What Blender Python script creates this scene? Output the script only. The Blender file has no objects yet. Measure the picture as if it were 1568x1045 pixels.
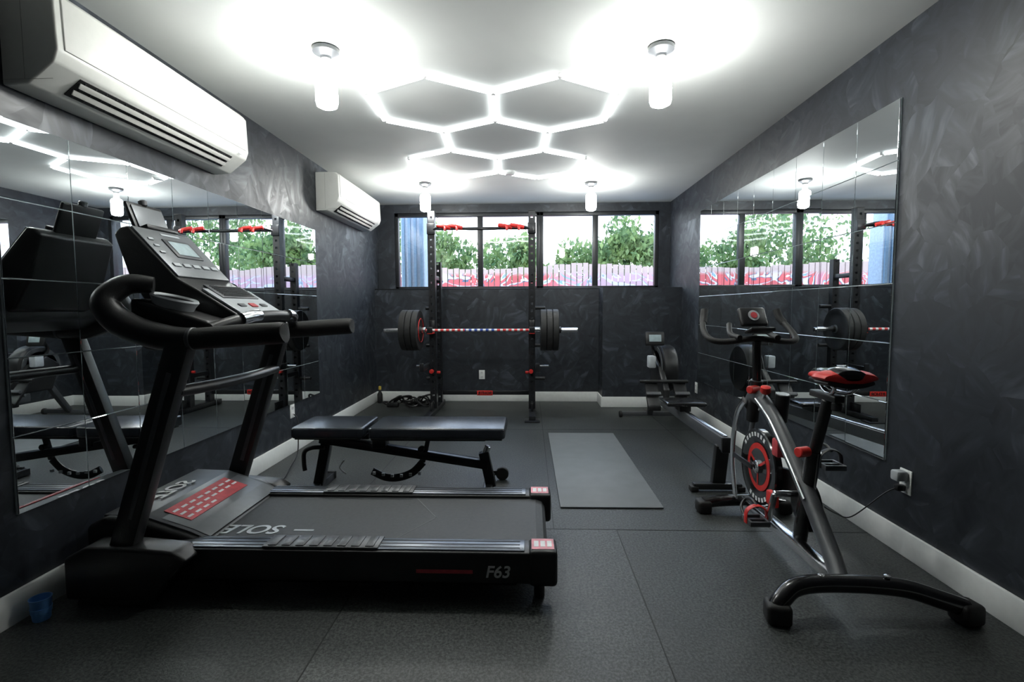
import bpy, bmesh, math, random
from mathutils import Vector, Matrix, Euler
random.seed(7)
scene=bpy.context.scene
COL=scene.collection
V=Vector
# ------------------------------------------------------------------ materials
def newmat(name):
    m=bpy.data.materials.new(name);m.use_nodes=True
    nt=m.node_tree;nt.nodes.clear()
    o=nt.nodes.new("ShaderNodeOutputMaterial");return m,nt,o
def nd(nt,t,**kw):
    n=nt.nodes.new(t)
    for k,v in kw.items():
        if k.startswith("i_"):
            n.inputs[k[2:].replace("_"," ")].default_value=v
        else: setattr(n,k,v)
    return n
def pm(name,col,rough=.5,metal=0.,var=.12,nscale=30.,bump=0.,bscale=200.,coat=0.,spec=.5):
    m,nt,o=newmat(name);L=nt.links.new
    b=nd(nt,"ShaderNodeBsdfPrincipled")
    b.inputs["Roughness"].default_value=rough;b.inputs["Metallic"].default_value=metal
    b.inputs["Coat Weight"].default_value=coat
    b.inputs["Specular IOR Level"].default_value=spec
    tc=nd(nt,"ShaderNodeTexCoord")
    n=nd(nt,"ShaderNodeTexNoise");n.inputs["Scale"].default_value=nscale;n.inputs["Detail"].default_value=3
    L(tc.outputs["Object"],n.inputs["Vector"])
    r=nd(nt,"ShaderNodeValToRGB")
    r.color_ramp.elements[0].position=.3;r.color_ramp.elements[1].position=.7
    r.color_ramp.elements[0].color=[c*(1-var) for c in col]+[1]
    r.color_ramp.elements[1].color=[min(1,c*(1+var)) for c in col]+[1]
    L(n.outputs["Fac"],r.inputs["Fac"]);L(r.outputs["Color"],b.inputs["Base Color"])
    if bump>0:
        n2=nd(nt,"ShaderNodeTexNoise");n2.inputs["Scale"].default_value=bscale;n2.inputs["Detail"].default_value=2
        L(tc.outputs["Object"],n2.inputs["Vector"])
        bp=nd(nt,"ShaderNodeBump");bp.inputs["Strength"].default_value=bump;bp.inputs["Distance"].default_value=.004
        L(n2.outputs["Fac"],bp.inputs["Height"]);L(bp.outputs["Normal"],b.inputs["Normal"])
    L(b.outputs[0],o.inputs[0]);return m
def emis(name,col,s):
    m,nt,o=newmat(name);e=nd(nt,"ShaderNodeEmission")
    e.inputs[0].default_value=(*col,1);e.inputs[1].default_value=s;nt.links.new(e.outputs[0],o.inputs[0]);return m

def plaster(name,axis):
    m,nt,o=newmat(name);L=nt.links.new
    b=nd(nt,"ShaderNodeBsdfPrincipled")
    tc=nd(nt,"ShaderNodeTexCoord")
    def layer(sc,seedoff,stretch):
        mp=nd(nt,"ShaderNodeMapping");mp.inputs["Location"].default_value=(seedoff,seedoff*1.7,seedoff*.6)
        L(tc.outputs["Object"],mp.inputs["Vector"])
        dn=nd(nt,"ShaderNodeTexNoise");dn.inputs["Scale"].default_value=3.5;dn.inputs["Detail"].default_value=2
        L(mp.outputs[0],dn.inputs["Vector"])
        mx=nd(nt,"ShaderNodeVectorMath",operation='MULTIPLY_ADD')
        mx.inputs[1].default_value=(.10,.10,.10)
        L(dn.outputs["Color"],mx.inputs[0]);L(mp.outputs[0],mx.inputs[2])
        vq=nd(nt,"ShaderNodeTexVoronoi");vq.inputs["Scale"].default_value=sc
        L(mx.outputs[0],vq.inputs["Vector"])
        sq=nd(nt,"ShaderNodeSeparateColor");L(vq.outputs["Color"],sq.inputs[0])
        an=nd(nt,"ShaderNodeMath",operation='MULTIPLY');an.inputs[1].default_value=6.28
        L(sq.outputs[0],an.inputs[0])
        vr=nd(nt,"ShaderNodeVectorRotate",rotation_type='AXIS_ANGLE')
        vr.inputs["Axis"].default_value=axis
        L(mx.outputs[0],vr.inputs["Vector"]);L(an.outputs[0],vr.inputs["Angle"])
        m2=nd(nt,"ShaderNodeMapping");m2.inputs["Scale"].default_value=stretch
        L(vr.outputs[0],m2.inputs["Vector"])
        n=nd(nt,"ShaderNodeTexNoise");n.inputs["Scale"].default_value=1.;n.inputs["Detail"].default_value=3;n.inputs["Roughness"].default_value=.5
        L(m2.outputs[0],n.inputs["Vector"])
        ad=nd(nt,"ShaderNodeMath",operation='MULTIPLY_ADD');ad.inputs[1].default_value=.26
        L(sq.outputs[1],ad.inputs[0]);L(n.outputs["Fac"],ad.inputs[2])
        return ad.outputs[0]
    st=(2,3,14) if axis[0] else (3,2,14)
    a=layer(4.0,0,st);c=layer(7.0,4.3,tuple(k*1.3 for k in st))
    mxx=nd(nt,"ShaderNodeMath",operation='MAXIMUM');L(a,mxx.inputs[0]);L(c,mxx.inputs[1])
    hf=mxx
    r=nd(nt,"ShaderNodeValToRGB");e=r.color_ramp.elements
    e[0].position=.56;e[0].color=(.0135,.017,.0225,1);e[1].position=.95;e[1].color=(.070,.081,.097,1)
    k=e.new(.78);k.color=(.026,.031,.039,1)
    L(hf.outputs[0],r.inputs[0]);L(r.outputs[0],b.inputs["Base Color"])
    rr=nd(nt,"ShaderNodeMapRange");rr.inputs[1].default_value=.55;rr.inputs[2].default_value=.9;rr.inputs[3].default_value=.52;rr.inputs[4].default_value=.36
    L(hf.outputs[0],rr.inputs[0]);L(rr.outputs[0],b.inputs["Roughness"])
    bp=nd(nt,"ShaderNodeBump");bp.inputs["Strength"].default_value=.12;bp.inputs["Distance"].default_value=.008
    L(hf.outputs[0],bp.inputs["Height"]);L(bp.outputs[0],b.inputs["Normal"])
    L(b.outputs[0],o.inputs[0]);return m
M_wx=plaster("dark_plaster_side",(1,0,0));M_wy=plaster("dark_plaster_back",(0,1,0))

def floormat(nm="rubber_floor",mul=1.):
    m,nt,o=newmat(nm);L=nt.links.new
    b=nd(nt,"ShaderNodeBsdfPrincipled");tc=nd(nt,"ShaderNodeTexCoord")
    n=nd(nt,"ShaderNodeTexNoise");n.inputs["Scale"].default_value=95;n.inputs["Detail"].default_value=3;n.inputs["Roughness"].default_value=.75
    L(tc.outputs["Object"],n.inputs["Vector"])
    n2=nd(nt,"ShaderNodeTexNoise");n2.inputs["Scale"].default_value=1.6;n2.inputs["Detail"].default_value=4
    L(tc.outputs["Object"],n2.inputs["Vector"])
    r=nd(nt,"ShaderNodeValToRGB");e=r.color_ramp.elements
    e[0].position=.40;e[0].color=(.009*mul,.0105*mul,.0105*mul,1);e[1].position=.64;e[1].color=(.072*mul,.080*mul,.077*mul,1)
    L(n.outputs["Fac"],r.inputs[0])
    r2=nd(nt,"ShaderNodeValToRGB");e=r2.color_ramp.elements
    e[0].position=.3;e[0].color=(.75,.75,.75,1);e[1].position=.7;e[1].color=(1.2,1.2,1.2,1)
    L(n2.outputs["Fac"],r2.inputs[0])
    mx=nd(nt,"ShaderNodeMix",data_type='RGBA',blend_type='MULTIPLY');mx.inputs[0].default_value=1
    L(r.outputs[0],mx.inputs[6]);L(r2.outputs[0],mx.inputs[7])
    L(mx.outputs[2],b.inputs["Base Color"])
    b.inputs["Roughness"].default_value=.45
    bp=nd(nt,"ShaderNodeBump");bp.inputs["Strength"].default_value=.6;bp.inputs["Distance"].default_value=.003
    L(n.outputs["Fac"],bp.inputs["Height"]);L(bp.outputs[0],b.inputs["Normal"])
    L(b.outputs[0],o.inputs[0]);return m
M_floor=floormat();M_floor2=floormat("rubber_floor_paler",1.22)  # second copy is the same rubber in a paler tone
M_seam=pm("seam",(.02,.021,.021),.7)
M_ceil=pm("ceiling_paint",(.66,.68,.665),.7,var=.03,nscale=3)
M_white=pm("white_trim",(.82,.84,.82),.45,var=.03)
M_ac=pm("ac_plastic",(.78,.785,.74),.35,var=.02)
M_acd=pm("ac_grey",(.42,.42,.39),.4,var=.02)  # greyer plastic for the louvers and end cap seams
M_blk=pm("black_plastic",(.0115,.0118,.0125),.38,bump=.15,bscale=400)
M_blkg=pm("black_gloss",(.010,.010,.011),.18,coat=.4)
M_steel=pm("black_steel",(.013,.014,.016),.30,metal=.0,bump=.05)
M_rub=pm("rubber",(.013,.013,.013),.6,bump=.2,bscale=300)
M_pad=pm("vinyl_pad",(.018,.022,.028),.24,bump=.12,bscale=250)
M_chrome=pm("chrome",(.75,.76,.78),.18,metal=1,var=.03)
M_sil=pm("silver_plastic",(.17,.18,.19),.4,metal=.3,var=.05)
M_gry=pm("grey_plastic",(.065,.069,.075),.4,var=.06)
M_lgry=pm("lightgrey_plastic",(.42,.45,.47),.4,var=.05)
M_rail=pm("rail_grey",(.11,.125,.15),.3,metal=.5,var=.08)
M_belt=pm("running_belt",(.034,.037,.040),.55,bump=.3,bscale=500,var=.2,nscale=60)
M_red=pm("red_plastic",(.62,.025,.02),.4)
M_redm=pm("red_label",(.52,.06,.07),.5,var=.2)
M_pink=pm("pink_label",(.75,.28,.33),.5,var=.2)
M_wl=pm("white_label",(.8,.8,.8),.5)
M_scr=pm("lcd_screen",(.38,.47,.49),.2,var=.1)
M_mat=pm("mat_foam",(.145,.158,.168),.55,var=.06,nscale=8,bump=.15,bscale=150)
M_mirror,nt,o=newmat("mirror_glass")
g=nd(nt,"ShaderNodeBsdfPrincipled");g.inputs["Base Color"].default_value=(.80,.84,.85,1);g.inputs["Metallic"].default_value=1;g.inputs["Roughness"].default_value=.0
nt.links.new(g.outputs[0],o.inputs[0])
M_mback=pm("mirror_gap_glint",(.55,.62,.64),.3)  # pale backing colour paints the bright bevel glints into the tile gaps
M_frame=pm("window_aluminium",(.022,.024,.027),.4,metal=.3)
M_bulb=emis("bulb_glow",(.985,1,.965),75)
M_led=emis("led_tube",(.94,.99,1),5.5)
M_blue=pm("blue_cup_plastic",(.10,.28,.62),.45)
M_yel=pm("yellow",(.7,.5,.08),.5)
M_brn=pm("bark",(.08,.055,.035),.9)
M_con=pm("concrete",(.42,.42,.41),.9,var=.15,nscale=3)
M_glass,nt,o=newmat("window_glass")
t=nd(nt,"ShaderNodeBsdfTransparent");gl=nd(nt,"ShaderNodeBsdfGlossy");gl.inputs["Roughness"].default_value=.02
mx=nd(nt,"ShaderNodeMixShader");mx.inputs[0].default_value=.06
nt.links.new(t.outputs[0],mx.inputs[1]);nt.links.new(gl.outputs[0],mx.inputs[2]);nt.links.new(mx.outputs[0],o.inputs[0])

def leafmat():
    m,nt,o=newmat("leaves");L=nt.links.new
    b=nd(nt,"ShaderNodeBsdfPrincipled");tc=nd(nt,"ShaderNodeTexCoord")
    n=nd(nt,"ShaderNodeTexNoise");n.inputs["Scale"].default_value=2.2;n.inputs["Detail"].default_value=5
    L(tc.outputs["Object"],n.inputs["Vector"])
    r=nd(nt,"ShaderNodeValToRGB");e=r.color_ramp.elements
    e[0].position=.32;e[0].color=(.04,.12,.05,1);e[1].position=.68;e[1].color=(.34,.46,.16,1)
    L(n.outputs["Fac"],r.inputs[0]);L(r.outputs[0],b.inputs["Base Color"]);b.inputs["Roughness"].default_value=.6
    tr=nd(nt,"ShaderNodeBsdfTranslucent");L(r.outputs[0],tr.inputs[0])
    mx=nd(nt,"ShaderNodeMixShader");mx.inputs[0].default_value=.4
    L(b.outputs[0],mx.inputs[1]);L(tr.outputs[0],mx.inputs[2]);L(mx.outputs[0],o.inputs[0]);return m
M_leaf=leafmat()
def graffiti():
    m,nt,o=newmat("graffiti_paint");L=nt.links.new
    b=nd(nt,"ShaderNodeBsdfPrincipled");tc=nd(nt,"ShaderNodeTexCoord")
    n=nd(nt,"ShaderNodeTexNoise");n.inputs["Scale"].default_value=1.3;n.inputs["Detail"].default_value=2;n.inputs["Distortion"].default_value=1.3
    L(tc.outputs["Object"],n.inputs["Vector"])
    r=nd(nt,"ShaderNodeValToRGB");r.color_ramp.interpolation='CONSTANT'
    e=r.color_ramp.elements
    e[0].position=0;e[0].color=(.50,.09,.09,1);e[1].position=.42;e[1].color=(.60,.50,.50,1)
    for p,c in [(.455,(.10,.12,.18)),(.47,(.60,.10,.10)),(.54,(.62,.60,.58)),(.56,(.18,.33,.50)),(.58,(.62,.2,.2)),(.65,(.55,.5,.5)),(.68,(.55,.2,.25))]:
        k=e.new(p);k.color=(*c,1)
    L(n.outputs["Fac"],r.inputs[0])
    sx=nd(nt,"ShaderNodeSeparateXYZ");L(tc.outputs["Object"],sx.inputs[0])
    mr=nd(nt,"ShaderNodeMapRange");mr.inputs[1].default_value=.3;mr.inputs[2].default_value=1.5;mr.inputs[3].default_value=.02;mr.inputs[4].default_value=.5
    L(sx.outputs[0],mr.inputs[0])
    mx=nd(nt,"ShaderNodeMix",data_type='RGBA');L(mr.outputs[0],mx.inputs[0]);L(r.outputs[0],mx.inputs[6]);mx.inputs[7].default_value=(.46,.54,.62,1)
    mz=nd(nt,"ShaderNodeMapRange");mz.inputs[1].default_value=1.92;mz.inputs[2].default_value=2.02;L(sx.outputs[2],mz.inputs[0])
    mx2=nd(nt,"ShaderNodeMix",data_type='RGBA');L(mz.outputs[0],mx2.inputs[0]);L(mx.outputs[2],mx2.inputs[6]);mx2.inputs[7].default_value=(.48,.36,.32,1)
    L(mx2.outputs[2],b.inputs["Base Color"]);b.inputs["Roughness"].default_value=.8
    L(b.outputs[0],o.inputs[0]);return m
M_graf=graffiti()

# ------------------------------------------------------------------ mesh helpers
def empty(name,loc=(0,0,0)):
    e=bpy.data.objects.new(name,None);e.location=loc;e.empty_display_size=.1;COL.objects.link(e);e["_l"]=list(loc);return e
def finish(bm,name,m,par,smooth=False,angle=None):
    bmesh.ops.recalc_face_normals(bm,faces=bm.faces)
    me=bpy.data.meshes.new(name)
    if par is not None:
        bmesh.ops.translate(bm,verts=bm.verts,vec=-V(par["_l"]))
    bm.to_mesh(me);bm.free()
    if smooth:
        for p in me.polygons:p.use_smooth=True
        try: me.set_sharp_from_angle(angle=math.radians(40))
        except Exception: pass
    me.materials.append(m)
    ob=bpy.data.objects.new(name,me);COL.objects.link(ob)
    if par is not None: ob.parent=par
    return ob
def addbox(bm,c,s,R=None,bev=0.,seg=2):
    b2=bmesh.new();bmesh.ops.create_cube(b2,size=1)
    bmesh.ops.scale(b2,verts=b2.verts,vec=V(s))
    if bev>0:
        bmesh.ops.bevel(b2,geom=b2.edges[:],offset=min(bev,min(s)*.45),segments=seg,profile=.5,affect='EDGES')
    Mx=Matrix.Translation(V(c))@(R.to_4x4() if R is not None else Matrix())
    bmesh.ops.transform(b2,verts=b2.verts,matrix=Mx)
    tmp=bpy.data.meshes.new("t");b2.to_mesh(tmp);b2.free();bm.from_mesh(tmp);bpy.data.meshes.remove(tmp)
def box(par,name,c,s,m,R=None,bev=.004,seg=2,rot=None):
    if rot: R=Euler(rot).to_matrix()
    bm=bmesh.new();addbox(bm,c,s,R,bev,seg);return finish(bm,name,m,par,smooth=bev>0)
def boxes(par,name,lst,m,bev=0.,smooth=None):
    bm=bmesh.new()
    for it in lst: addbox(bm,it[0],it[1],it[2] if len(it)>2 else None,bev)
    return finish(bm,name,m,par,smooth=(bev>0 if smooth is None else smooth))
def bb(par,name,a,b,m,bev=.004):  # box by corners
    return box(par,name,[(a[i]+b[i])/2 for i in range(3)],[abs(b[i]-a[i]) for i in range(3)],m,bev=bev)
def frameR(d,up=V((0,0,1))):
    d=d.normalized()
    if abs(d.dot(up))>.98: up=V((0,1,0)) if abs(d.y)<.9 else V((1,0,0))
    x=up.cross(d).normalized();y=d.cross(x)
    return Matrix((x,y,d)).transposed()
def beam(par,name,p,q,w,h,m,up=(0,0,1),bev=.006):
    p=V(p);q=V(q);R=frameR(q-p,V(up))
    return box(par,name,(p+q)/2,(w,h,(q-p).length),m,R=R,bev=bev)
def lathe(par,name,prof,o,ax,m,n=40,smooth=True,sx=1.,sy=1.):
    bm=bmesh.new();R=frameR(V(ax));rings=[]
    for r,h in prof:
        rings.append([bm.verts.new(V(o)+R@V((r*sx*math.cos(2*math.pi*i/n),r*sy*math.sin(2*math.pi*i/n),h))) for i in range(n)])
    for a,b in zip(rings,rings[1:]):
        for i in range(n): bm.faces.new((a[i],a[(i+1)%n],b[(i+1)%n],b[i]))
    bm.faces.new(rings[0]);bm.faces.new(rings[-1])
    return finish(bm,name,m,par,smooth)
def rod(par,name,p,q,r,m,n=24,r2=None,ch=.0):
    p=V(p);q=V(q);L=(q-p).length;r2=r if r2 is None else r2
    c=min(.004,r*.3,L*.3)
    return lathe(par,name,[(r-c,0),(r,c),(r2,L-c),(r2-c,L)],p,q-p,m,n)
def crom(pts,k=8,closed=False):
    P=[V(p) for p in pts];n=len(P);out=[]
    rng=range(n if closed else n-1)
    for i in rng:
        if closed: a,b,c,d=P[(i-1)%n],P[i],P[(i+1)%n],P[(i+2)%n]
        else: a,b,c,d=P[max(i-1,0)],P[i],P[i+1],P[min(i+2,n-1)]
        for j in range(k):
            t=j/k
            out.append(.5*((2*b)+(-a+c)*t+(2*a-5*b+4*c-d)*t*t+(-a+3*b-3*c+d)*t**3))
    if not closed: out.append(P[-1])
    return out
def tube(par,name,pts,r,m,n=14,k=8,closed=False,ell=None,straight=False,up=(0,0,1)):
    P=[V(p) for p in pts] if straight else crom(pts,k,closed)
    bm=bmesh.new();rings=[];N=len(P);nrm=None
    for i,p in enumerate(P):
        t=(P[(i+1)%N]-P[i-1]) if closed else (P[min(i+1,N-1)]-P[max(i-1,0)])
        t.normalize()
        if nrm is None: nrm=frameR(t,V(up))@V((1,0,0))
        nrm=(nrm-t*nrm.dot(t)).normalized();bn=t.cross(nrm)
        rr=r[min(int(i*len(r)/N),len(r)-1)] if isinstance(r,(list,tuple)) else r
        if isinstance(r,(list,tuple)):
            f=i/(N-1)*(len(r)-1);a=int(f);rr=r[a]+(r[min(a+1,len(r)-1)]-r[a])*(f-a)
        ea,eb=(ell if ell else (1,1))
        rings.append([bm.verts.new(p+nrm*(rr*ea*math.cos(2*math.pi*j/n))+bn*(rr*eb*math.sin(2*math.pi*j/n))) for j in range(n)])
    for i in range(N if closed else N-1):
        a=rings[i];b=rings[(i+1)%N]
        for j in range(n): bm.faces.new((a[j],a[(j+1)%n],b[(j+1)%n],b[j]))
    if not closed: bm.faces.new(rings[0]);bm.faces.new(rings[-1])
    return finish(bm,name,m,par,True)
def prism(par,name,poly,axis,a,b,m,bev=.006,seg=2):
    bm=bmesh.new()
    def mk(u,v,w):
        return {'x':(w,u,v),'y':(u,w,v),'z':(u,v,w)}[axis]
    A=[bm.verts.new(mk(u,v,a)) for u,v in poly];B=[bm.verts.new(mk(u,v,b)) for u,v in poly]
    n=len(poly)
    for i in range(n): bm.faces.new((A[i],A[(i+1)%n],B[(i+1)%n],B[i]))
    bm.faces.new(A);bm.faces.new(B)
    bmesh.ops.recalc_face_normals(bm,faces=bm.faces)
    if bev>0: bmesh.ops.bevel(bm,geom=bm.edges[:],offset=bev,segments=seg,profile=.5,affect='EDGES',clamp_overlap=True)
    return finish(bm,name,m,par,bev>0)
def text(par,name,body,o,xd,yd,size,m,ext=.001,bold=True):
    cu=bpy.data.curves.new(name,"FONT");cu.body=body;cu.size=size;cu.extrude=ext;cu.align_x='CENTER';cu.align_y='CENTER'
    if bold: cu.offset=size*.018
    cu.shear=.2
    x=V(xd).normalized();z=x.cross(V(yd)).normalized();y=z.cross(x)
    tmp=bpy.data.objects.new("tmp",cu);COL.objects.link(tmp)
    bpy.context.view_layer.update()
    me=bpy.data.meshes.new_from_object(tmp.evaluated_get(bpy.context.evaluated_depsgraph_get()))
    bpy.data.objects.remove(tmp)
    Mx=Matrix.Translation(V(o)-(V(par["_l"]) if par else V((0,0,0))))@Matrix((x,y,z)).transposed().to_4x4()
    me.transform(Mx);me.materials.clear();me.materials.append(m);me.name=name
    ob=bpy.data.objects.new(name,me);COL.objects.link(ob);ob.parent=par;return ob

# ------------------------------------------------------------------ room
XL,XR,YB,YF,ZC=-1.98,1.81,6.34,-1.3,2.549
box(None,"floor",((XL+XR)/2,(YF+6.7)/2,-.05),(XR-XL+.4,6.7-YF+.4,.1),M_floor,bev=0)
box(None,"ceiling",((XL+XR)/2,(YF+6.7)/2,ZC+.05),(XR-XL+.4,6.7-YF+.4,.1),M_ceil,bev=0)
box(None,"wall_left",(XL-.1,(YF+6.7)/2,ZC/2),(.2,6.7-YF+.4,ZC+.1),M_wx,bev=0)
box(None,"wall_right",(XR+.1,(YF+6.7)/2,ZC/2),(.2,6.7-YF+.4,ZC+.1),M_wx,bev=0)
box(None,"wall_front",((XL+XR)/2,YF-.1,ZC/2),(XR-XL+.4,.2,ZC+.1),M_wy,bev=0)
def cb(a,b): return ([(a[i]+b[i])/2 for i in range(3)],[abs(b[i]-a[i]) for i in range(3)])
WX0,WX1,WZ0,WZ1=-1.76,1.67,1.44,2.44
boxes(None,"wall_back",[cb((XL,6.34,0),(.88,6.75,WZ0)),cb((.88,5.98,0),(XR,6.75,WZ0)),
  cb((XL,6.52,WZ0),(WX0,6.75,ZC)),cb((WX1,6.52,WZ0),(XR,6.75,ZC)),cb((WX0,6.52,WZ1),(WX1,6.75,ZC))],M_wy)
H=.125
bb(None,"baseboard_left",(XL,YF,0),(XL+.016,6.34,H),M_white)
bb(None,"baseboard_right",(XR-.016,YF,0),(XR,5.98,H),M_white)
boxes(None,"baseboard_back",[cb((XL,6.324,0),(.88,6.34,H)),cb((.864,5.964,0),(.88,6.34,H)),cb((.864,5.964,0),(XR,5.98,H))],M_white,bev=.003)
boxes(None,"trim_floor_seams",[cb((.468,-1.2,0),(.472,2.63,.0016)),cb((-1.9,2.628,0),(1.8,2.632,.0016)),cb((-.752,-1.2,0),(-.748,2.63,.0016)),
   cb((.13,2.63,0),(.134,6.3,.0012)),cb((1.35,2.63,0),(1.354,5.9,.0012)),cb((-1.09,2.63,0),(-1.086,6.3,.0012)),cb((-1.9,4.85,0),(1.8,4.854,.0012))],M_seam)
bb(None,"rubber_floor_tile",(-.745,-1.2,0),(.465,2.625,.0014),M_floor2,bev=0)
def window(name,x0,x1,mull):
    e=empty(name,((x0+x1)/2,6.58,WZ0))
    fw=.045
    L=[cb((x0,6.54,WZ0),(x1,6.62,WZ0+fw)),cb((x0,6.54,WZ1-fw),(x1,6.62,WZ1)),cb((x0,6.54,WZ0),(x0+fw,6.62,WZ1)),cb((x1-fw,6.54,WZ0),(x1,6.62,WZ1))]
    for k,xm in enumerate(mull):
        L.append(cb((xm-.035,6.55,WZ0+.01),(xm+.035,6.61,WZ1-.01)))
    boxes(e,"frame",L,M_frame,bev=.003)
    bb(e,"glass",(x0+.02,6.578,WZ0+.02),(x1-.02,6.582,WZ1-.02),M_glass,bev=0)
window("window_1",WX0,.14,[-1.30,-.64])
window("window_2",.14,WX1,[.86])
bb(None,"trim_window_sill",(XL,6.335,WZ0),(XR,6.55,WZ0+.012),M_frame)

# mirrors
def mirror(xw,sgn,y0,y1,z0,z1,ny,nz):
    e=empty("wall_mirror",(xw,(y0+y1)/2,(z0+z1)/2))
    bb(e,"backing",(xw,y0,z0),(xw+sgn*.006,y1,z1),M_mback,bev=0)
    L=[];dy=(y1-y0)/ny;dz=(z1-z0)/nz
    for i in range(ny):
        for j in range(nz):
            R=Euler((0,math.radians(random.uniform(-.10,.10)),math.radians(random.uniform(-.10,.10)))).to_matrix()
            L.append(((xw+sgn*.009,y0+dy*(i+.5),z0+dz*(j+.5)),(.006,dy-.003,dz-.003),R))
    boxes(e,"mirror_tiles",L,M_mirror,bev=.0012,smooth=False)
mirror(XL,1,1.80,4.56,.41,1.925,9,5)
mirror(XR,-1,2.54,5.35,.42,2.21,9,6)

# split air conditioners
def ac(y0,y1,dz=0):
    z=2.045+dz
    e=empty("split_air_conditioner",(XL,(y0+y1)/2,z))
    prof=[(XL,z+.355),(XL+.185,z+.355),(XL+.215,z+.33),(XL+.222,z+.13),(XL+.205,z+.085),(XL+.10,z+.005),(XL,z)]
    prism(e,"body",prof,'y',y0,y1,M_ac,bev=.008,seg=3)
    prism(e,"front_panel",[(XL+.10,z+.358),(XL+.19,z+.358),(XL+.22,z+.332),(XL+.227,z+.135),(XL+.20,z+.135),(XL+.19,z+.33)],'y',y0+.03,y1-.03,M_ac,bev=.004)
    a=V((XL+.203,0,z+.085));b=V((XL+.105,0,z+.007));d=(b-a).normalized();n=V((-d.z,0,d.x));n=n if n.z<0 else -n
    R=Matrix((V((0,1,0)),d,n)).transposed()
    if R.determinant()<0: R=Matrix((V((0,-1,0)),d,n)).transposed()
    mid=(a+b)/2;yc=(y0+y1)/2;ln=y1-y0
    box(e,"vent_slot",mid+V((0,yc,0))+n*.0015,(ln*.80,.092,.006),M_blk,R=R,bev=.002)
    for k,t in enumerate((-.022,.016)):
        box(e,"louver_%d"%(k+1),mid+V((0,yc,0))+d*t+n*.012,(ln*.79,.022,.004),M_acd,R=R@Euler((math.radians(25),0,0)).to_matrix(),bev=.001)
    L=[]
    for i in range(20): L.append((mid+V((0,yc-ln*.38+i*ln*.04,0))+n*.006,(.003,.08,.006),R))
    boxes(e,"vent_fins",L,M_gry)
    boxes(e,"end_cap_seams",[cb((XL,y0-.001,z+.02),(XL+.2,y0+.0,z+.021)),cb((XL+.09,y0-.001,z+.02),(XL+.092,y0,z+.345))],M_acd)
    box(e,"indicator",(XL+.224,y1-.1,z+.10),(.003,.03,.008),M_lgry,bev=.001)
ac(1.86,3.13);ac(4.62,5.92,.065)

# ceiling bulbs
for x,y in [(-1.055,2.64),(.685,2.69),(-1.12,5.42),(.67,5.48)]:
    e=empty("ceiling_bulb_light",(x,y,ZC))
    lathe(e,"base",[(.062,0),(.068,-.006),(.066,-.022),(.045,-.034),(.03,-.042),(.026,-.052)],(x,y,ZC),(0,0,1),M_gry)
    lathe(e,"socket",[(.024,-.045),(.027,-.06),(.027,-.10),(.03,-.115)],(x,y,ZC),(0,0,1),M_white)
    lathe(e,"bulb",[(.03,-.114),(.048,-.125),(.055,-.14),(.056,-.27),(.05,-.292),(.03,-.302),(.005,-.305)],(x,y,ZC),(0,0,1),M_bulb)
# hexagon light
q3=math.sqrt(3);s=.453;cx,yA,phi=-.2308,3.40,.045
def hp(a,b):
    x=a*q3*s;y=b*s;return V((cx+x*math.cos(phi)-y*math.sin(phi),yA+x*math.sin(phi)+y*math.cos(phi),ZC-.016))
e=empty("hexagon_led_ceiling_light",(cx,yA+.7,ZC))
edges=set()
for (ca,cbb) in [(-.5,0),(.5,0),(0,1.5),(-.5,3),(.5,3)]:
    vs=[(ca,cbb-1),(ca+.5,cbb-.5),(ca+.5,cbb+.5),(ca,cbb+1),(ca-.5,cbb+.5),(ca-.5,cbb-.5)]
    for i in range(6):
        a,b=vs[i],vs[(i+1)%6];edges.add(tuple(sorted((a,b))))
bm=bmesh.new()
for a,b in edges:
    p,q=hp(*a),hp(*b);d=(q-p).normalized()
    p=p+d*.012;q=q-d*.012
    addbox(bm,(p+q)/2,(.022,.022,(q-p).length),frameR(q-p),.006)
finish(bm,"led_tubes",M_led,e,True)
bm=bmesh.new()
for v in {v for ed in edges for v in ed}:
    addbox(bm,hp(*v)+V((0,0,.003)),(.03,.03,.026),None,.006)
finish(bm,"connectors",M_wl,e,True)
e=empty("smoke_detector",(-.19,5.0,ZC));lathe(e,"body",[(.055,0),(.055,-.02),(.04,-.035),(.01,-.037)],(-.19,5.0,ZC),(0,0,1),M_white)

# ------------------------------------------------------------------ treadmill
T=empty("treadmill",(-.85,2.3,0))
N0,N1,F0,F1=1.935,2.055,2.545,2.665
for nm,a,b in (("near",N0,N1),("far",F0,F1)):
    prism(T,"side_rail_"+nm,[(-1.62,.085),(-1.62,.195),(-1.5,.215),(.0,.215),(.02,.19),(.02,.085)],'y',a,b,M_blk,bev=.008)
    bb(T,"rail_trim_"+nm,(-1.5,a+.012,.213),(-.02,b-.012,.221),M_rail,bev=.003)
    for k in (0,1,2):
        bb(T,"rail_groove_%s_%d"%(nm,k+1),(-1.48,a+.03+k*.028,.2205),(-.04,a+.034+k*.028,.2225),M_blk,bev=0)
    boxes(T,"foot_grip_"+nm,[cb((-1.10,a+.008,.216),(-.62,b-.008,.227))]+[cb((-1.08+i*.058,a+.015,.226),(-1.045+i*.058,b-.015,.231)) for i in range(8)],M_gry,bev=.002)
    box(T,"end_cap_"+nm,(.055,(a+b)/2,.15),(.115,b-a+.012,.15),M_blk,bev=.018,seg=3)
    bb(T,"end_label_"+nm,(.008,a+.015,.2245),(.1,b-.015,.2265),M_pink,bev=0)
    for k in range(3): bb(T,"end_label_mark_%s_%d"%(nm,k+1),(.018+.027*k,a+.035,.2265),(.037+.027*k,b-.035,.2272),M_wl,bev=0)
    rod(T,"rear_foot_"+nm,(.04,(a+b)/2,0),(.04,(a+b)/2,.08),.022,M_rub)
bb(T,"lower_frame",(-1.6,1.99,.045),(-.05,2.61,.11),M_blk,bev=.01)
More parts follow.
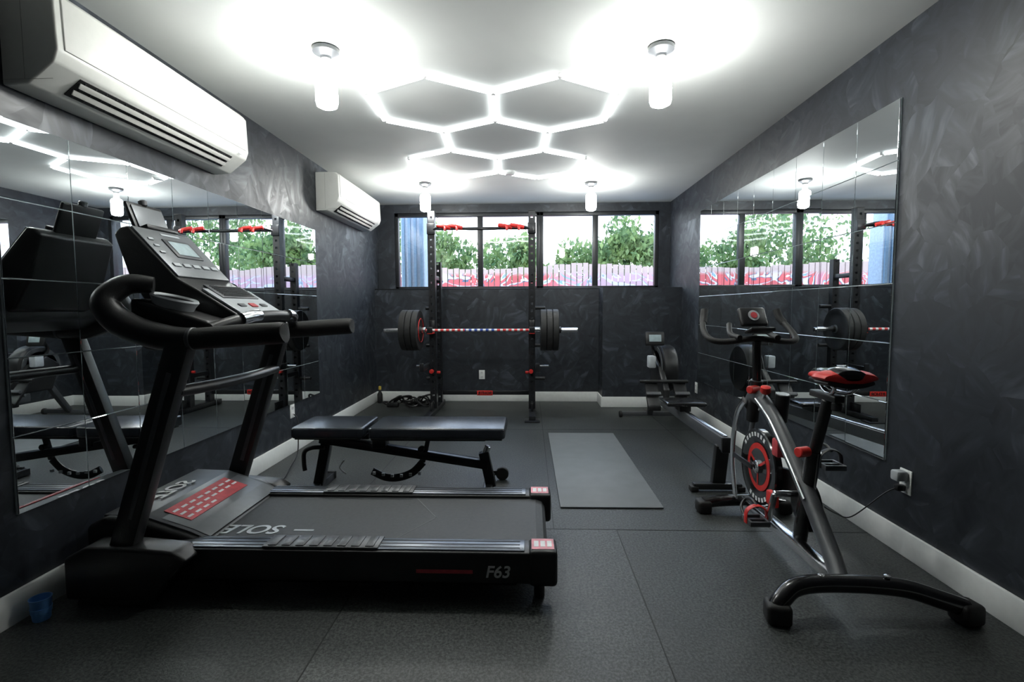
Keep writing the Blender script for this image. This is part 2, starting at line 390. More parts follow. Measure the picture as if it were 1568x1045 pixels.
prism(T,"running_belt",[(-1.48,.20),(.03,.20),(.062,.19),(.078,.165),(.062,.14),(.03,.13),(-1.48,.13)],'y',N1-.01,F0+.01,M_belt,bev=.0)
for dy in (1,-1):
    boxes(T,"belt_seam_%d"%(1 if dy>0 else 2),[(((-.52+.0),2.3+dy*.12,.2005),(.004,.27,.001),Euler((0,0,dy*.55)).to_matrix())],M_gry)
text(T,"belt_logo","SOLE",(-1.25,2.155,.2012),(-1,0,0),(0,-1,0),.12,M_lgry)
box(T,"belt_logo_bar",(-1.02,2.15,.2008),(.09,.012,.001),M_lgry,bev=0)
rod(T,"rear_roller",(.03,2.06,.165),(.03,2.54,.165),.028,M_gry)
bb(T,"side_stripe",(-.46,1.9325,.128),(-.23,1.9345,.143),M_redm,bev=0)
text(T,"side_logo","F63",(-.13,1.932,.135),(1,0,0),(0,0,1),.068,M_wl)
prism(T,"motor_hood",[(-1.9,.05),(-1.9,.27),(-1.82,.315),(-1.66,.30),(-1.46,.235),(-1.38,.205),(-1.36,.17),(-1.36,.05)],'y',2.0,2.66,M_blk,bev=.02,seg=3)
prism(T,"hood_top",[(-1.84,.316),(-1.66,.31),(-1.46,.245),(-1.39,.213),(-1.46,.232),(-1.66,.296),(-1.84,.30)],'y',2.03,2.64,M_gry,bev=.003)
prism(T,"hood_trim",[(-1.60,.293),(-1.46,.248),(-1.385,.216),(-1.46,.235),(-1.60,.28)],'y',2.05,2.62,M_sil,bev=.002)
d=V((.2,0,-.065)).normalized();n=V((.065,0,.2)).normalized();R=Matrix((V((0,1,0)),-d,n)).transposed()
if R.determinant()<0: R=Matrix((V((0,-1,0)),-d,n)).transposed()
c0=V((-1.565,2.32,.283))
box(T,"warning_label",c0,(.44,.13,.003),M_redm,R=R,bev=0)
boxes(T,"warning_label_text",[(c0+n*.002+V((0,-.19+.055*(i%8),0))+d*(.035*(i//8)-.03),(.035,.012,.001),R) for i in range(20)],M_wl)
text(T,"hood_logo","SOLE",(-1.75,2.33,.3185),(0,-1,0),(-1,0,-.02),.11,M_wl)
for nm,y,o in (("near",1.915,-1),("far",2.69,1)):
    prism(T,"upright_base_"+nm,[(-1.87,.03),(-1.87,.20),(-1.78,.25),(-1.60,.25),(-1.42,.235),(-1.36,.20),(-1.46,.10),(-1.50,.03)],'y',y-.055,y+.06,M_blk,bev=.015,seg=3)
    prism(T,"floor_foot_"+nm,[(-1.84,0),(-1.82,.05),(-1.56,.05),(-1.52,0)],'y',y-.04,y+.04,M_rub,bev=.008)
    beam(T,"upright_"+nm,(-1.69,y,.12),(-1.375,y,1.07),.062,.10,M_blk,up=(1,0,0),bev=.014)
    beam(T,"upright_inlay_"+nm,(-1.60,y-.032,.36),(-1.41,y-.032,.95),.004,.02,M_gry,up=(1,0,0),bev=.001)
    yy=y+.01 if o<0 else y-.02
    inn=-o
    tube(T,"handrail_"+nm,[(-1.56,yy+inn*.10,1.30),(-1.64,yy+inn*.05,1.30),(-1.685,yy,1.23),(-1.62,yy,1.145),(-1.46,yy,1.09),(-1.3,yy,1.085),(-1.12,yy,1.10)],[.034,.042,.050,.055,.052,.040,.034],M_blk,n=20)
    tube(T,"handgrip_"+nm,[(-1.33,yy,1.082),(-1.15,yy,1.095),(-.985,yy,1.105),(-.965,yy,1.106)],[.043,.044,.043,.036],M_rub,n=20)
    rod(T,"grip_ring_"+nm,(-1.345,yy,1.082),(-1.325,yy,1.083),.046,M_gry)
    lathe(T,"cup_holder_"+nm,[(.050,-.07),(.066,.0),(.074,.02),(.070,.028),(.060,.02),(.05,-.05)],(-1.49,yy+inn*.115,1.225),(.25,0,1),M_lgry,sx=1.,sy=1.3)
    lathe(T,"cup_well_"+nm,[(.05,.0),(.056,.0245),(.01,.0265)],(-1.49,yy+inn*.115,1.223),(.25,0,1),M_blkg,sx=1.,sy=1.3)
tube(T,"crossbar",[(-1.415,1.93,.87),(-1.38,2.08,.87),(-1.37,2.3,.87),(-1.38,2.5,.87),(-1.41,2.68,.87)],.03,M_blk,ell=(1,.8))
# console
n=V((.72,0,.69)).normalized();d=V((.69,0,-.72)).normalized()
prism(T,"console_body",[(-1.775,1.56),(-1.74,1.565),(-1.53,1.335),(-1.44,1.285),(-1.25,1.165),(-1.235,1.145),(-1.27,1.11),(-1.45,1.13),(-1.66,1.20),(-1.745,1.34),(-1.805,1.53)],'y',2.12,2.51,M_blk,bev=.012,seg=3)
prism(T,"console_wings",[(-1.63,1.25),(-1.50,1.215),(-1.30,1.15),(-1.30,1.11),(-1.5,1.09),(-1.63,1.15)],'y',1.97,2.63,M_blk,bev=.03,seg=4)
n=V((.23,0,.21)).normalized();d=V((.21,0,-.23)).normalized()
R=Matrix((V((0,1,0)),-d,n)).transposed()
if R.determinant()<0: R=Matrix((V((0,-1,0)),-d,n)).transposed()
top=V((-1.74,2.315,1.565))
def onc(u,v,h=0): return top+V((0,u,0))+d*v+n*h
box(T,"console_face",onc(0,.155,.003),(.37,.30,.012),M_sil,R=R,bev=.005)
box(T,"lcd_bezel",onc(0.02,.125,.011),(.18,.115,.008),M_gry,R=R,bev=.004)
box(T,"lcd_screen",onc(0.02,.125,.016),(.14,.085,.004),M_scr,R=R,bev=.002)
boxes(T,"console_buttons",[(onc(-.13+i*.065,.235,.012),(.045,.02,.006),R) for i in range(5)],M_lgry,bev=.002)
boxes(T,"console_side_buttons",[(onc(-.145,.08+i*.04,.012),(.03,.012,.006),R) for i in range(3)],M_lgry,bev=.002)
boxes(T,"console_mark",[(onc(.02,.035,.010),(.12,.012,.003),R)],M_lgry)
d2=V((.19,0,-.12)).normalized();n2=V((.12,0,.19)).normalized();R2=Matrix((V((0,1,0)),-d2,n2)).transposed()
if R2.determinant()<0: R2=Matrix((V((0,-1,0)),-d2,n2)).transposed()
t0=V((-1.44,2.315,1.288))
box(T,"tray_face",t0+d2*.105+n2*.004,(.36,.20,.012),M_lgry,R=R2,bev=.006)
box(T,"speaker_panel",t0+d2*.035+n2*.010,(.29,.11,.010),M_gry,R=R2,bev=.006)
boxes(T,"speaker_slots",[(t0+d2*(-.005+.013*i)+n2*.016,(.24,.006,.003),R2) for i in range(7)],M_blkg)
boxes(T,"start_stop_buttons",[(t0+d2*.15+n2*.013+V((0,0,0)),(.05,.03,.006),R2)],M_redm,bev=.003)
boxes(T,"tray_buttons",[(t0+d2*.15+n2*.013+V((0,k*.09,0)),(.05,.022,.006),R2) for k in (-1,1)],M_gry,bev=.003)
tube(T,"front_grip_bar",[(-1.28,1.95,1.12),(-1.24,2.05,1.15),(-1.21,2.16,1.165),(-1.20,2.3,1.17),(-1.21,2.44,1.165),(-1.24,2.55,1.15),(-1.28,2.65,1.12)],.024,M_blk)
for k,y in ((1,2.12),(2,2.48)):
    tube(T,"pulse_sensor_%d"%k,[(-1.222,y-.05,1.158),(-1.207,y,1.168),(-1.203,y+.05,1.172)] if k==1 else [(-1.203,y-.05,1.172),(-1.207,y,1.168),(-1.222,y+.05,1.158)],.027,M_chrome)
Rt=Euler((0,math.radians(-20),0)).to_matrix()
box(T,"tablet_rest",(-1.80,2.32,1.62),(.02,.22,.15),M_blk,R=Rt,bev=.01)
box(T,"tablet_rest_face",(-1.788,2.32,1.625),(.008,.19,.11),M_sil,R=Rt,bev=.006)
box(T,"tablet_ledge",(-1.755,2.32,1.57),(.06,.2,.02),M_blk,R=Rt,bev=.006)
rod(T,"knob",(-1.82,2.32,1.685),(-1.825,2.32,1.712),.018,M_gry)

# ------------------------------------------------------------------ bench
B=empty("adjustable_weight_bench",(-.85,3.2,0))
def pad(nm,x0,x1,zb,tilt=0):
    p=prism(B,nm,[(x0,3.025),(x0+.02,3.005),(x1-.02,3.005),(x1,3.025),(x1,3.355),(x1-.02,3.375),(x0+.02,3.375),(x0,3.355)],'z',zb,zb+.068,M_pad,bev=.02,seg=4)
    bb(B,nm+"_board",(x0+.02,3.03,zb-.012),(x1-.02,3.35,zb+.004),M_blk)
pad("seat_pad",-1.50,-1.04,.388);pad("back_pad",-1.01,-.15,.388)
for k,y in enumerate((3.12,3.27)):
    beam(B,"back_support_%d"%(k+1),(-1.02,y,.365),(-.28,y,.365),.025,.03,M_steel)
beam(B,"seat_support",(-1.42,3.19,.36),(-1.05,3.19,.365),.05,.04,M_steel)
beam(B,"main_beam",(-1.38,3.19,.345),(-.27,3.19,.175),.055,.065,M_steel,up=(0,1,0))
beam(B,"front_leg",(-1.33,3.19,.36),(-1.40,3.19,.03),.055,.065,M_steel,up=(1,0,0))
beam(B,"front_foot",(-1.40,2.98,.025),(-1.40,3.40,.025),.055,.05,M_steel)
for k,y in enumerate((2.98,3.40)): box(B,"front_foot_cap_%d"%(k+1),(-1.40,y,.027),(.062,.03,.054),M_rub,bev=.008)
beam(B,"rear_leg",(-.30,3.19,.26),(-.25,3.19,.03),.055,.065,M_steel,up=(1,0,0))
beam(B,"rear_foot",(-.27,2.96,.028),(-.27,3.42,.028),.06,.05,M_steel)
for k,y in enumerate((2.98,3.40)): rod(B,"wheel_%d"%(k+1),(-.19,y-.015,.045),(-.19,y+.015,.045),.045,M_rub);beam(B,"wheel_arm_%d"%(k+1),(-.27,y,.05),(-.19,y,.05),.02,.035,M_steel)
rod(B,"handle_post",(-.29,3.19,.25),(-.27,3.19,.30),.022,M_chrome)
beam(B,"pivot_bracket",(-.98,3.19,.29),(-.98,3.19,.36),.09,.09,M_steel)
tube(B,"adjust_ladder",[(-1.04,3.19,.125),(-.95,3.19,.085),(-.86,3.19,.085),(-.77,3.19,.12),(-.70,3.19,.19)],.02,M_steel,ell=(.5,1.3))
boxes(B,"ladder_teeth",[((-1.02+.06*i,3.165,.10+abs(i-2.5)*.008),(.018,.012,.018)) for i in range(6)],M_lgry)
beam(B,"ladder_strut",(-.70,3.19,.19),(-.66,3.19,.36),.03,.03,M_steel,up=(1,0,0))
rod(B,"pop_pin",(-.70,3.12,.29),(-.70,3.16,.29),.02,M_blk)
tube(B,"leg_hook",[(-1.33,3.13,.30),(-1.41,3.12,.30),(-1.46,3.12,.27),(-1.465,3.12,.20),(-1.46,3.12,.15)],.014,M_rub)
tube(B,"tag",[(-1.20,3.12,.22),(-1.23,3.12,.17),(-1.19,3.12,.13)],.005,M_wl)

# ------------------------------------------------------------------ squat rack
Rk=empty("squat_rack",(-.53,5.6,0))
RX0,RX1=-1.09,.03
def holed(nm,x,y,z0,z1,w=.075,dp=.075,m=None):
    L=[cb((x-w/2,y-dp/2,z0),(x-.013,y+dp/2,z1)),cb((x+.013,y-dp/2,z0),(x+w/2,y+dp/2,z1))]
    z=z0
    while z<z1:
        L.append(cb((x-.014,y-dp/2+.001,z),(x+.014,y+dp/2-.001,min(z+.055,z1))));z+=.08
    boxes(Rk,nm,L,M_steel)
for k,x in ((1,RX0),(2,RX1)):
    holed("front_upright_%d"%k,x,5.6,0.06,2.27)
    holed("rear_upright_%d"%k,x,5.97,0.06,1.75,w=.07)
    beam(Rk,"base_foot_%d"%k,(x,5.17,.03),(x,6.15,.03),.07,.06,M_steel)
    box(Rk,"foot_plate_%d"%k,(x,5.2,.008),(.16,.14,.014),M_steel)
    box(Rk,"foot_gusset_%d"%k,(x,5.48,.10),(.012,.16,.10),M_steel)
    beam(Rk,"side_brace_%d"%k,(x,5.6,1.55),(x,5.97,1.55),.05,.05,M_steel)
    beam(Rk,"low_brace_%d"%k,(x,5.6,.42),(x,5.97,.42),.05,.05,M_steel)
    box(Rk,"top_cap_%d"%k,(x,5.6,2.275),(.08,.08,.012),M_rub)
    o=-1 if k==1 else 1
    box(Rk,"j_cup_back_%d"%k,(x,5.55,.99),(.06,.02,.15),M_steel)
    box(Rk,"j_cup_shelf_%d"%k,(x,5.47,.925),(.06,.15,.014),M_red)
    box(Rk,"j_cup_lip_%d"%k,(x,5.40,.96),(.06,.012,.07),M_steel)
    beam(Rk,"spotter_arm_%d"%k,(x+o*.06,5.62,.55),(x+o*.06,5.25,.55),.04,.06,M_steel)
    rod(Rk,"spotter_pin_%d"%k,(x+o*.04,5.56,.55),(x+o*.19,5.56,.55),.012,M_chrome)
    rod(Rk,"spotter_knob_%d"%k,(x-.01,5.545,.49),(x-.01,5.50,.49),.024,M_red)
    box(Rk,"spotter_tip_%d"%k,(x+o*.06,5.245,.565),(.045,.02,.09),M_steel)
    for j,z in enumerate((.35,.75,1.2)):
        rod(Rk,"storage_peg_%d_%d"%(k,j+1),(x,5.97,z),(x+o*.16,5.97,z),.022,M_steel)
    rod(Rk,"pin_knob_%d"%k,(x-o*.035,5.6,.47),(x-o*.075,5.6,.47),.016,M_red)
beam(Rk,"rear_crossmember",(RX0,6.0,.17),(RX1,6.0,.17),.05,.05,M_steel)
box(Rk,"name_plate",((RX0+RX1)/2-.01,5.966,.17),(.19,.012,.06),M_red)
text(Rk,"name_plate_text","BTHOR",((RX0+RX1)/2-.01,5.958,.17),(1,0,0),(0,0,1),.05,M_blk)
rod(Rk,"pull_up_bar",(RX0,5.58,2.085),(RX1,5.58,2.085),.016,M_steel)
tube(Rk,"multi_grip_bar",[(RX0,5.56,2.07),(-.95,5.50,2.10),(-.80,5.48,2.09),(-.7,5.5,2.07),(-.53,5.52,2.07),(-.36,5.5,2.07),(-.26,5.48,2.09),(-.11,5.50,2.10),(RX1,5.56,2.07)],.014,M_steel)
for k,x in enumerate((-.93,-.80,-.26,-.13)):
    tube(Rk,"red_grip_%d"%(k+1),[(x-.07,5.46,2.10),(x,5.44,2.085),(x+.07,5.46,2.07)],.022,M_red)
    tube(Rk,"grip_neck_%d"%(k+1),[(x,5.58,2.10),(x,5.46,2.10),(x+.02,5.42,2.07),(x+.02,5.41,2.04)],.013,M_red)
for k,x in enumerate((RX0,RX1)): box(Rk,"pull_up_bracket_%d"%(k+1),(x,5.55,2.08),(.09,.03,.12),M_steel)

# barbell
bz,by,bx=.958,5.445,-.54
Bb=empty("barbell",(bx,by,bz))
def stars():
    m,nt,o=newmat("striped_bar");L=nt.links.new
    b=nd(nt,"ShaderNodeBsdfPrincipled");tc=nd(nt,"ShaderNodeTexCoord");sx=nd(nt,"ShaderNodeSeparateXYZ");L(tc.outputs["Object"],sx.inputs[0])
    a=nd(nt,"ShaderNodeMath",operation='MULTIPLY');a.inputs[1].default_value=16;L(sx.outputs[0],a.inputs[0])
    f=nd(nt,"ShaderNodeMath",operation='FRACT');L(a.outputs[0],f.inputs[0])
    r=nd(nt,"ShaderNodeValToRGB");r.color_ramp.interpolation='CONSTANT';e=r.color_ramp.elements
    e[0].color=(.65,.05,.05,1);e[0].position=0;e[1].position=.55;e[1].color=(.8,.8,.82,1)
    L(f.outputs[0],r.inputs[0])
    r2=nd(nt,"ShaderNodeValToRGB");r2.color_ramp.interpolation='CONSTANT';e=r2.color_ramp.elements
    e[0].color=(.03,.07,.35,1);e[1].position=.5;e[1].color=(.8,.8,.85,1);L(f.outputs[0],r2.inputs[0])
    ab=nd(nt,"ShaderNodeMath",operation='ABSOLUTE');L(sx.outputs[0],ab.inputs[0])
    lt=nd(nt,"ShaderNodeMath",operation='LESS_THAN');lt.inputs[1].default_value=.17;L(ab.outputs[0],lt.inputs[0])
    mx=nd(nt,"ShaderNodeMix",data_type='RGBA');L(lt.outputs[0],mx.inputs[0]);L(r.outputs[0],mx.inputs[6]);L(r2.outputs[0],mx.inputs[7])
    L(mx.outputs[2],b.inputs["Base Color"]);b.inputs["Roughness"].default_value=.4;L(b.outputs[0],o.inputs[0]);return m
M_star=stars()
rod(Bb,"shaft",(bx-.64,by,bz),(bx+.64,by,bz),.0145,M_star)
for k,o in ((1,-1),(2,1)):
    rod(Bb,"sleeve_%d"%k,(bx+o*.655,by,bz),(bx+o*1.07,by,bz),.025,M_chrome)
    rod(Bb,"collar_%d"%k,(bx+o*.60,by,bz),(bx+o*.66,by,bz),.036,M_chrome)
    for j in range(3):
        x=bx+o*(.665+j*.066);R_=.225
        lathe(Bb,"bumper_plate_%d_%d"%(k,j+1),[(.026,0),(.05,.004),(.06,.0),(.10,.006),(.17,.006),(.185,-.002),(R_-.006,-.002),(R_,.004),(R_,.054),(R_-.006,.06),(.185,.06),(.17,.052),(.10,.052),(.06,.058),(.026,.058)],(x,by,bz),(o,0,0),M_rub,n=56)
        lathe(Bb,"plate_hub_%d_%d"%(k,j+1),[(.027,-.001),(.045,-.001),(.045,.061),(.027,.061)],(x,by,bz),(o,0,0),M_sil)
    rod(Bb,"clip_%d"%k,(bx+o*.866,by,bz),(bx+o*.89,by,bz),.036,M_blk)
    if k==1: tube(Bb,"plate_ring_inner",[(bx+o*.656,by+.13*math.cos(i*math.pi/8),bz+.13*math.sin(i*math.pi/8)) for i in range(16)],.004,M_red,closed=True,k=3,n=8)

# ------------------------------------------------------------------ mat
m_=prism(None,"exercise_mat",[(.185,2.91),(.80,2.915),(.795,4.68),(.18,4.68)],'z',0.0015,.010,M_mat,bev=.002)

# ------------------------------------------------------------------ rowing machine
W=empty("rowing_machine",(1.27,4.3,0))
beam(W,"rail",(1.305,4.95,.285),(1.24,3.12,.335),.055,.085,M_gry)
beam(W,"rail_track",(1.302,4.85,.332),(1.24,3.14,.382),.03,.012,M_chrome)
box(W,"rail_end_cap",(1.24,3.115,.335),(.07,.03,.10),M_blk,bev=.01)
beam(W,"rear_leg",(1.243,3.2,.31),(1.235,3.24,.04),.085,.05,M_blk,up=(0,1,0))
beam(W,"rear_foot",(1.07,3.22,.035),(1.38,3.22,.035),.05,.04,M_blk)
for k,x in enumerate((1.075,1.375)): box(W,"rear_foot_pad_%d"%(k+1),(x,3.22,.018),(.05,.06,.036),M_rub,bev=.008)
beam(W,"front_foot",(1.0,5.42,.04),(1.62,5.42,.04),.05,.045,M_gry)
for k,x in enumerate((1.0,1.62)): rod(W,"caster_%d"%(k+1),(x-.015,5.42,.035),(x+.015,5.42,.035),.035,M_rub)
beam(W,"front_leg",(1.31,5.40,.05),(1.31,5.1,.50),.06,.05,M_gry,up=(0,1,0))
beam(W,"frame_diagonal",(1.305,4.75,.29),(1.31,5.25,.62),.06,.09,M_blk)
prism(W,"chain_housing",[(4.72,.33),(4.72,.42),(4.95,.62),(5.15,.70),(5.3,.6),(5.2,.33)],'x',1.275,1.335,M_blk,bev=.015,seg=3)
lathe(W,"flywheel_housing",[(.06,-.02),(.20,-.02),(.235,0),(.24,.03),(.24,.10),(.22,.13),(.15,.145),(.05,.15)],(1.335,5.12,.58),(1,0,0),M_blk,n=48)
for k,r in enumerate((.09,.13,.17,.21)):
    lathe(W,"cage_ring_%d"%(k+1),[(r-.004,-.004),(r+.004,-.004),(r+.004,.004),(r-.004,.004)],(1.31,5.12,.58),(1,0,0),M_gry,n=40)
tube(W,"monitor_arm",[(1.31,5.15,.66),(1.28,5.18,.78),(1.26,5.12,.86)],.016,M_blk)
box(W,"monitor",(1.265,5.05,.885),(.19,.04,.14),M_blk,rot=(math.radians(-12),0,0),bev=.012)
box(W,"monitor_screen",(1.265,5.027,.892),(.12,.004,.07),M_scr,rot=(math.radians(-12),0,0),bev=.001)
boxes(W,"monitor_keys",[((1.22+.03*i,5.036,.838),(.018,.004,.012)) for i in range(4)],M_lgry)
box(W,"seat",(1.27,4.12,.415),(.32,.25,.035),M_blkg,bev=.016,seg=4)
box(W,"seat_carriage",(1.27,4.12,.375),(.09,.16,.05),M_blk)
for k,x in enumerate((1.17,1.44)):
    box(W,"footrest_%d"%(k+1),(x,4.72,.36),(.12,.03,.30),M_blk,rot=(math.radians(-38),0,0),bev=.01)
    box(W,"foot_strap_%d"%(k+1),(x,4.685,.385),(.14,.04,.035),M_gry,rot=(math.radians(-38),0,0),bev=.01)
    box(W,"heel_cup_%d"%(k+1),(x,4.65,.26),(.12,.06,.05),M_blk,bev=.012)
rod(W,"footrest_axle",(1.12,4.75,.34),(1.5,4.75,.34),.014,M_sil)
rod(W,"handle",(1.06,4.78,.49),(1.52,4.78,.49),.016,M_blk)
rod(W,"chain",(1.30,4.78,.49),(1.305,5.0,.50),.006,M_chrome)
box(W,"front_cover",(1.22,4.98,.66),(.07,.1,.12),M_lgry,bev=.012)

# ------------------------------------------------------------------ exercise bike
K=empty("exercise_bike",(1.26,2.4,0))
cxk=1.255
tube(K,"rear_stabilizer",[(.935,1.855,.05),(.965,1.865,.085),(1.02,1.885,.118),(1.12,1.90,.128),(1.3,1.905,.125),(1.45,1.90,.112),(1.57,1.885,.08),(1.655,1.875,.055)],.034,M_blkg,n=20)
for k,(x,y) in enumerate(((.945,1.855),(1.66,1.875))): box(K,"rear_foot_%d"%(k+1),(x,y,.04),(.09,.085,.08),M_rub,bev=.018,seg=3,rot=(0,0,(-.2,.15)[k]))
for k,x in enumerate((1.13,1.38)): lathe(K,"bolt_%d"%(k+1),[(.012,0),(.012,.006),(.006,.009)],(x,1.90,.158),(0,0,1),M_chrome)
tube(K,"front_stabilizer",[(1.02,2.88,.055),(1.1,2.885,.065),(1.25,2.89,.07),(1.4,2.885,.065),(1.48,2.88,.055)],.033,M_blkg,n=20)
for k,x in enumerate((1.02,1.48)): box(K,"front_foot_%d"%(k+1),(x,2.88,.038),(.08,.085,.076),M_rub,bev=.018,seg=3)
beam(K,"base_rail",(cxk-.03,1.93,.115),(cxk,2.86,.085),.06,.05,M_chrome,bev=.012)
tube(K,"main_frame",[(cxk-.035,1.925,.12),(cxk-.01,2.05,.20),(cxk,2.2,.325),(cxk,2.36,.47),(cxk,2.55,.62),(cxk,2.70,.70),(cxk,2.79,.70),(cxk,2.84,.64)],.034,M_gry,n=20,ell=(1,1.25))
tube(K,"main_frame_chrome_accent",[(cxk-.032,2.2,.345),(cxk-.032,2.36,.485),(cxk-.032,2.55,.63),(cxk-.032,2.70,.705)],.009,M_chrome)  # chrome accent along the left edge of the frame tube
for k,x in enumerate((cxk-.05,cxk+.05)):
    tube(K,"fork_%d"%(k+1),[(x,2.80,.68),(x,2.88,.60),(x,2.93,.46),(x,2.94,.30),(x,2.91,.16),(x,2.88,.08)],.018,M_chrome if k==0 else M_gry,ell=(.6,1.3))
    beam(K,"axle_stay_%d"%(k+1),(x,2.68,.335),(x,2.93,.335),.012,.03,M_steel)
lathe(K,"flywheel",[(.02,-.008),(.13,-.008),(.15,-.020),(.20,-.020),(.206,-.014),(.206,.014),(.20,.020),(.15,.020),(.13,.008),(.02,.008)],(cxk,2.69,.335),(1,0,0),M_blkg,n=64)
for sgn in (-1,1):
    q=1 if sgn<0 else 2
    lathe(K,"flywheel_red_ring_%d"%q,[(.098,0),(.128,0),(.128,.003),(.098,.003)],(cxk+sgn*.0105,2.69,.335),(sgn,0,0),M_red,n=48)
    lathe(K,"flywheel_hub_%d"%q,[(.035,0),(.035,.02),(.02,.03)],(cxk+sgn*.008,2.69,.335),(sgn,0,0),M_chrome)
    lathe(K,"flywheel_core_%d"%q,[(.098,0),(.098,.0045),(.03,.0045)],(cxk+sgn*.0105,2.69,.335),(sgn,0,0),M_blkg,n=48)
    boxes(K,"flywheel_marks_%d"%q,[((cxk+sgn*.0205,2.69+.175*math.cos(a),.335+.175*math.sin(a)),(.001,.022,.018),Euler((a,0,0)).to_matrix()) for a in [.6+i*.2 for i in range(8)]+[3.9+i*.2 for i in range(7)]],M_wl)
    boxes(K,"flywheel_spokes_%d"%q,[((cxk+sgn*.0155,2.69+.065*math.cos(a),.335+.065*math.sin(a)),(.003,.06,.014),Euler((a,0,0)).to_matrix()) for a in [i*math.pi*2/3+.5 for i in range(3)]],M_red)
rod(K,"head_tube",(cxk,2.81,.56),(cxk,2.765,.80),.032,M_blk)
rod(K,"handlebar_post",(cxk,2.765,.78),(cxk-.02,2.735,1.02),.023,M_blkg)
rod(K,"post_knob",(cxk,2.75,.75),(cxk-.06,2.72,.75),.022,M_red)
rod(K,"resistance_rod",(cxk,2.72,.64),(cxk-.02,2.62,.76),.010,M_chrome);lathe(K,"resistance_knob",[(.02,0),(.026,.01),(.024,.035),(.012,.04)],(cxk-.02,2.62,.75),(-.1,-.3,1),M_red)
tube(K,"handlebar",[(1.02,2.93,1.175),(1.0,2.90,1.12),(.985,2.83,1.06),(1.0,2.76,1.022),(1.07,2.735,1.012),(1.23,2.73,1.03),(1.39,2.735,1.012),(1.455,2.76,1.022),(1.47,2.83,1.06),(1.45,2.90,1.12),(1.43,2.93,1.175)],.0165,M_rub,n=16)
tube(K,"inner_handlebar",[(1.13,2.70,1.035),(1.12,2.80,1.05),(1.15,2.90,1.10)],.015,M_rub);tube(K,"inner_handlebar_2",[(1.33,2.70,1.035),(1.34,2.80,1.05),(1.31,2.90,1.10)],.015,M_rub)
for k,x in enumerate((1.02,1.43)): tube(K,"horn_grip_%d"%(k+1),[(x,2.932,1.185),((x-.01 if k==0 else x+.01),2.915,1.14),((1.0 if k==0 else 1.455),2.895,1.11)],.021,M_rub)
box(K,"monitor",(1.215,2.75,1.145),(.15,.03,.11),M_blk,rot=(math.radians(-28),0,math.radians(6)),bev=.012,seg=3)
lathe(K,"monitor_screen",[(.03,0),(.03,.003),(.001,.003)],(1.213,2.733,1.155),(0.08,-1,.5),M_lgry,n=24)
lathe(K,"monitor_dial",[(.018,0),(.018,.002),(.001,.002)],(1.213,2.729,1.157),(0.08,-1,.5),M_redm,n=24)
box(K,"phone_holder",(1.23,2.69,1.075),(.13,.09,.02),M_blk,rot=(math.radians(-15),0,0),bev=.008)
tube(K,"seat_tube",[(cxk+.01,2.31,.10),(cxk+.01,2.27,.30),(cxk+.01,2.22,.56)],.03,M_blkg,ell=(1,1.2),n=18)
rod(K,"seat_post",(cxk+.01,2.22,.54),(cxk+.03,2.16,.80),.024,M_blk)
rod(K,"seat_knob",(cxk-.02,2.21,.56),(cxk-.075,2.19,.56),.023,M_red);rod(K,"seat_knob_neck",(cxk,2.215,.56),(cxk-.03,2.205,.56),.01,M_chrome)
beam(K,"seat_slider",(cxk+.03,2.08,.815),(cxk+.03,2.27,.815),.045,.03,M_blk)
rod(K,"slider_knob",(cxk+.03,2.1,.80),(cxk+.03,2.1,.765),.02,M_blk)
tube(K,"saddle_rails",[(1.25,2.06,.875),(1.265,2.10,.84),(1.28,2.18,.835),(1.295,2.25,.87)],.008,M_chrome);tube(K,"saddle_rails_2",[(1.35,2.06,.875),(1.335,2.10,.84),(1.32,2.18,.835),(1.305,2.25,.87)],.008,M_chrome)
def saddle():
    sec=[(2.02,.060,.905,.025),(2.035,.105,.915,.045),(2.08,.120,.918,.060),(2.13,.105,.912,.060),(2.18,.07,.905,.052),(2.24,.042,.902,.045),(2.29,.032,.90,.036),(2.305,.018,.892,.02)]
    for part,m,off,hs in (("saddle_base",M_blk,-.026,.9),("saddle_cover_side",M_red,-.006,1.02),("saddle_top",M_blkg,.006,.55)):
        bm=bmesh.new();rings=[];n=20
        for y,w,z,h in sec:
            ring=[]
            for j in range(n):
                a=2*math.pi*j/n
                ring.append(bm.verts.new((1.30+w*hs*math.cos(a),y,z+off+h*.5*math.sin(a)*(1 if math.sin(a)>0 else .8))))
            rings.append(ring)
        for a,b in zip(rings,rings[1:]):
            for j in range(n): bm.faces.new((a[j],a[(j+1)%n],b[(j+1)%n],b[j]))
        bm.faces.new(rings[0]);bm.faces.new(rings[-1]);finish(bm,part,m,K,True)
saddle()
rod(K,"crank_axle",(cxk-.09,2.36,.31),(cxk+.09,2.36,.31),.016,M_chrome)
lathe(K,"belt_guard",[(.03,0),(.115,0),(.125,.006),(.125,.02),(.11,.028),(.03,.03)],(cxk+.04,2.34,.27),(1,0,0),M_blk,n=40)
prism(K,"belt_cover",[(2.32,.33),(2.32,.42),(2.65,.36),(2.68,.30),(2.5,.25)],'x',cxk+.035,cxk+.06,M_blk,bev=.01)
beam(K,"crank_left",(cxk-.085,2.36,.31),(cxk-.09,2.40,.16),.016,.03,M_chrome,up=(1,0,0))
beam(K,"crank_right",(cxk+.085,2.36,.31),(cxk+.09,2.33,.46),.016,.03,M_chrome,up=(1,0,0))
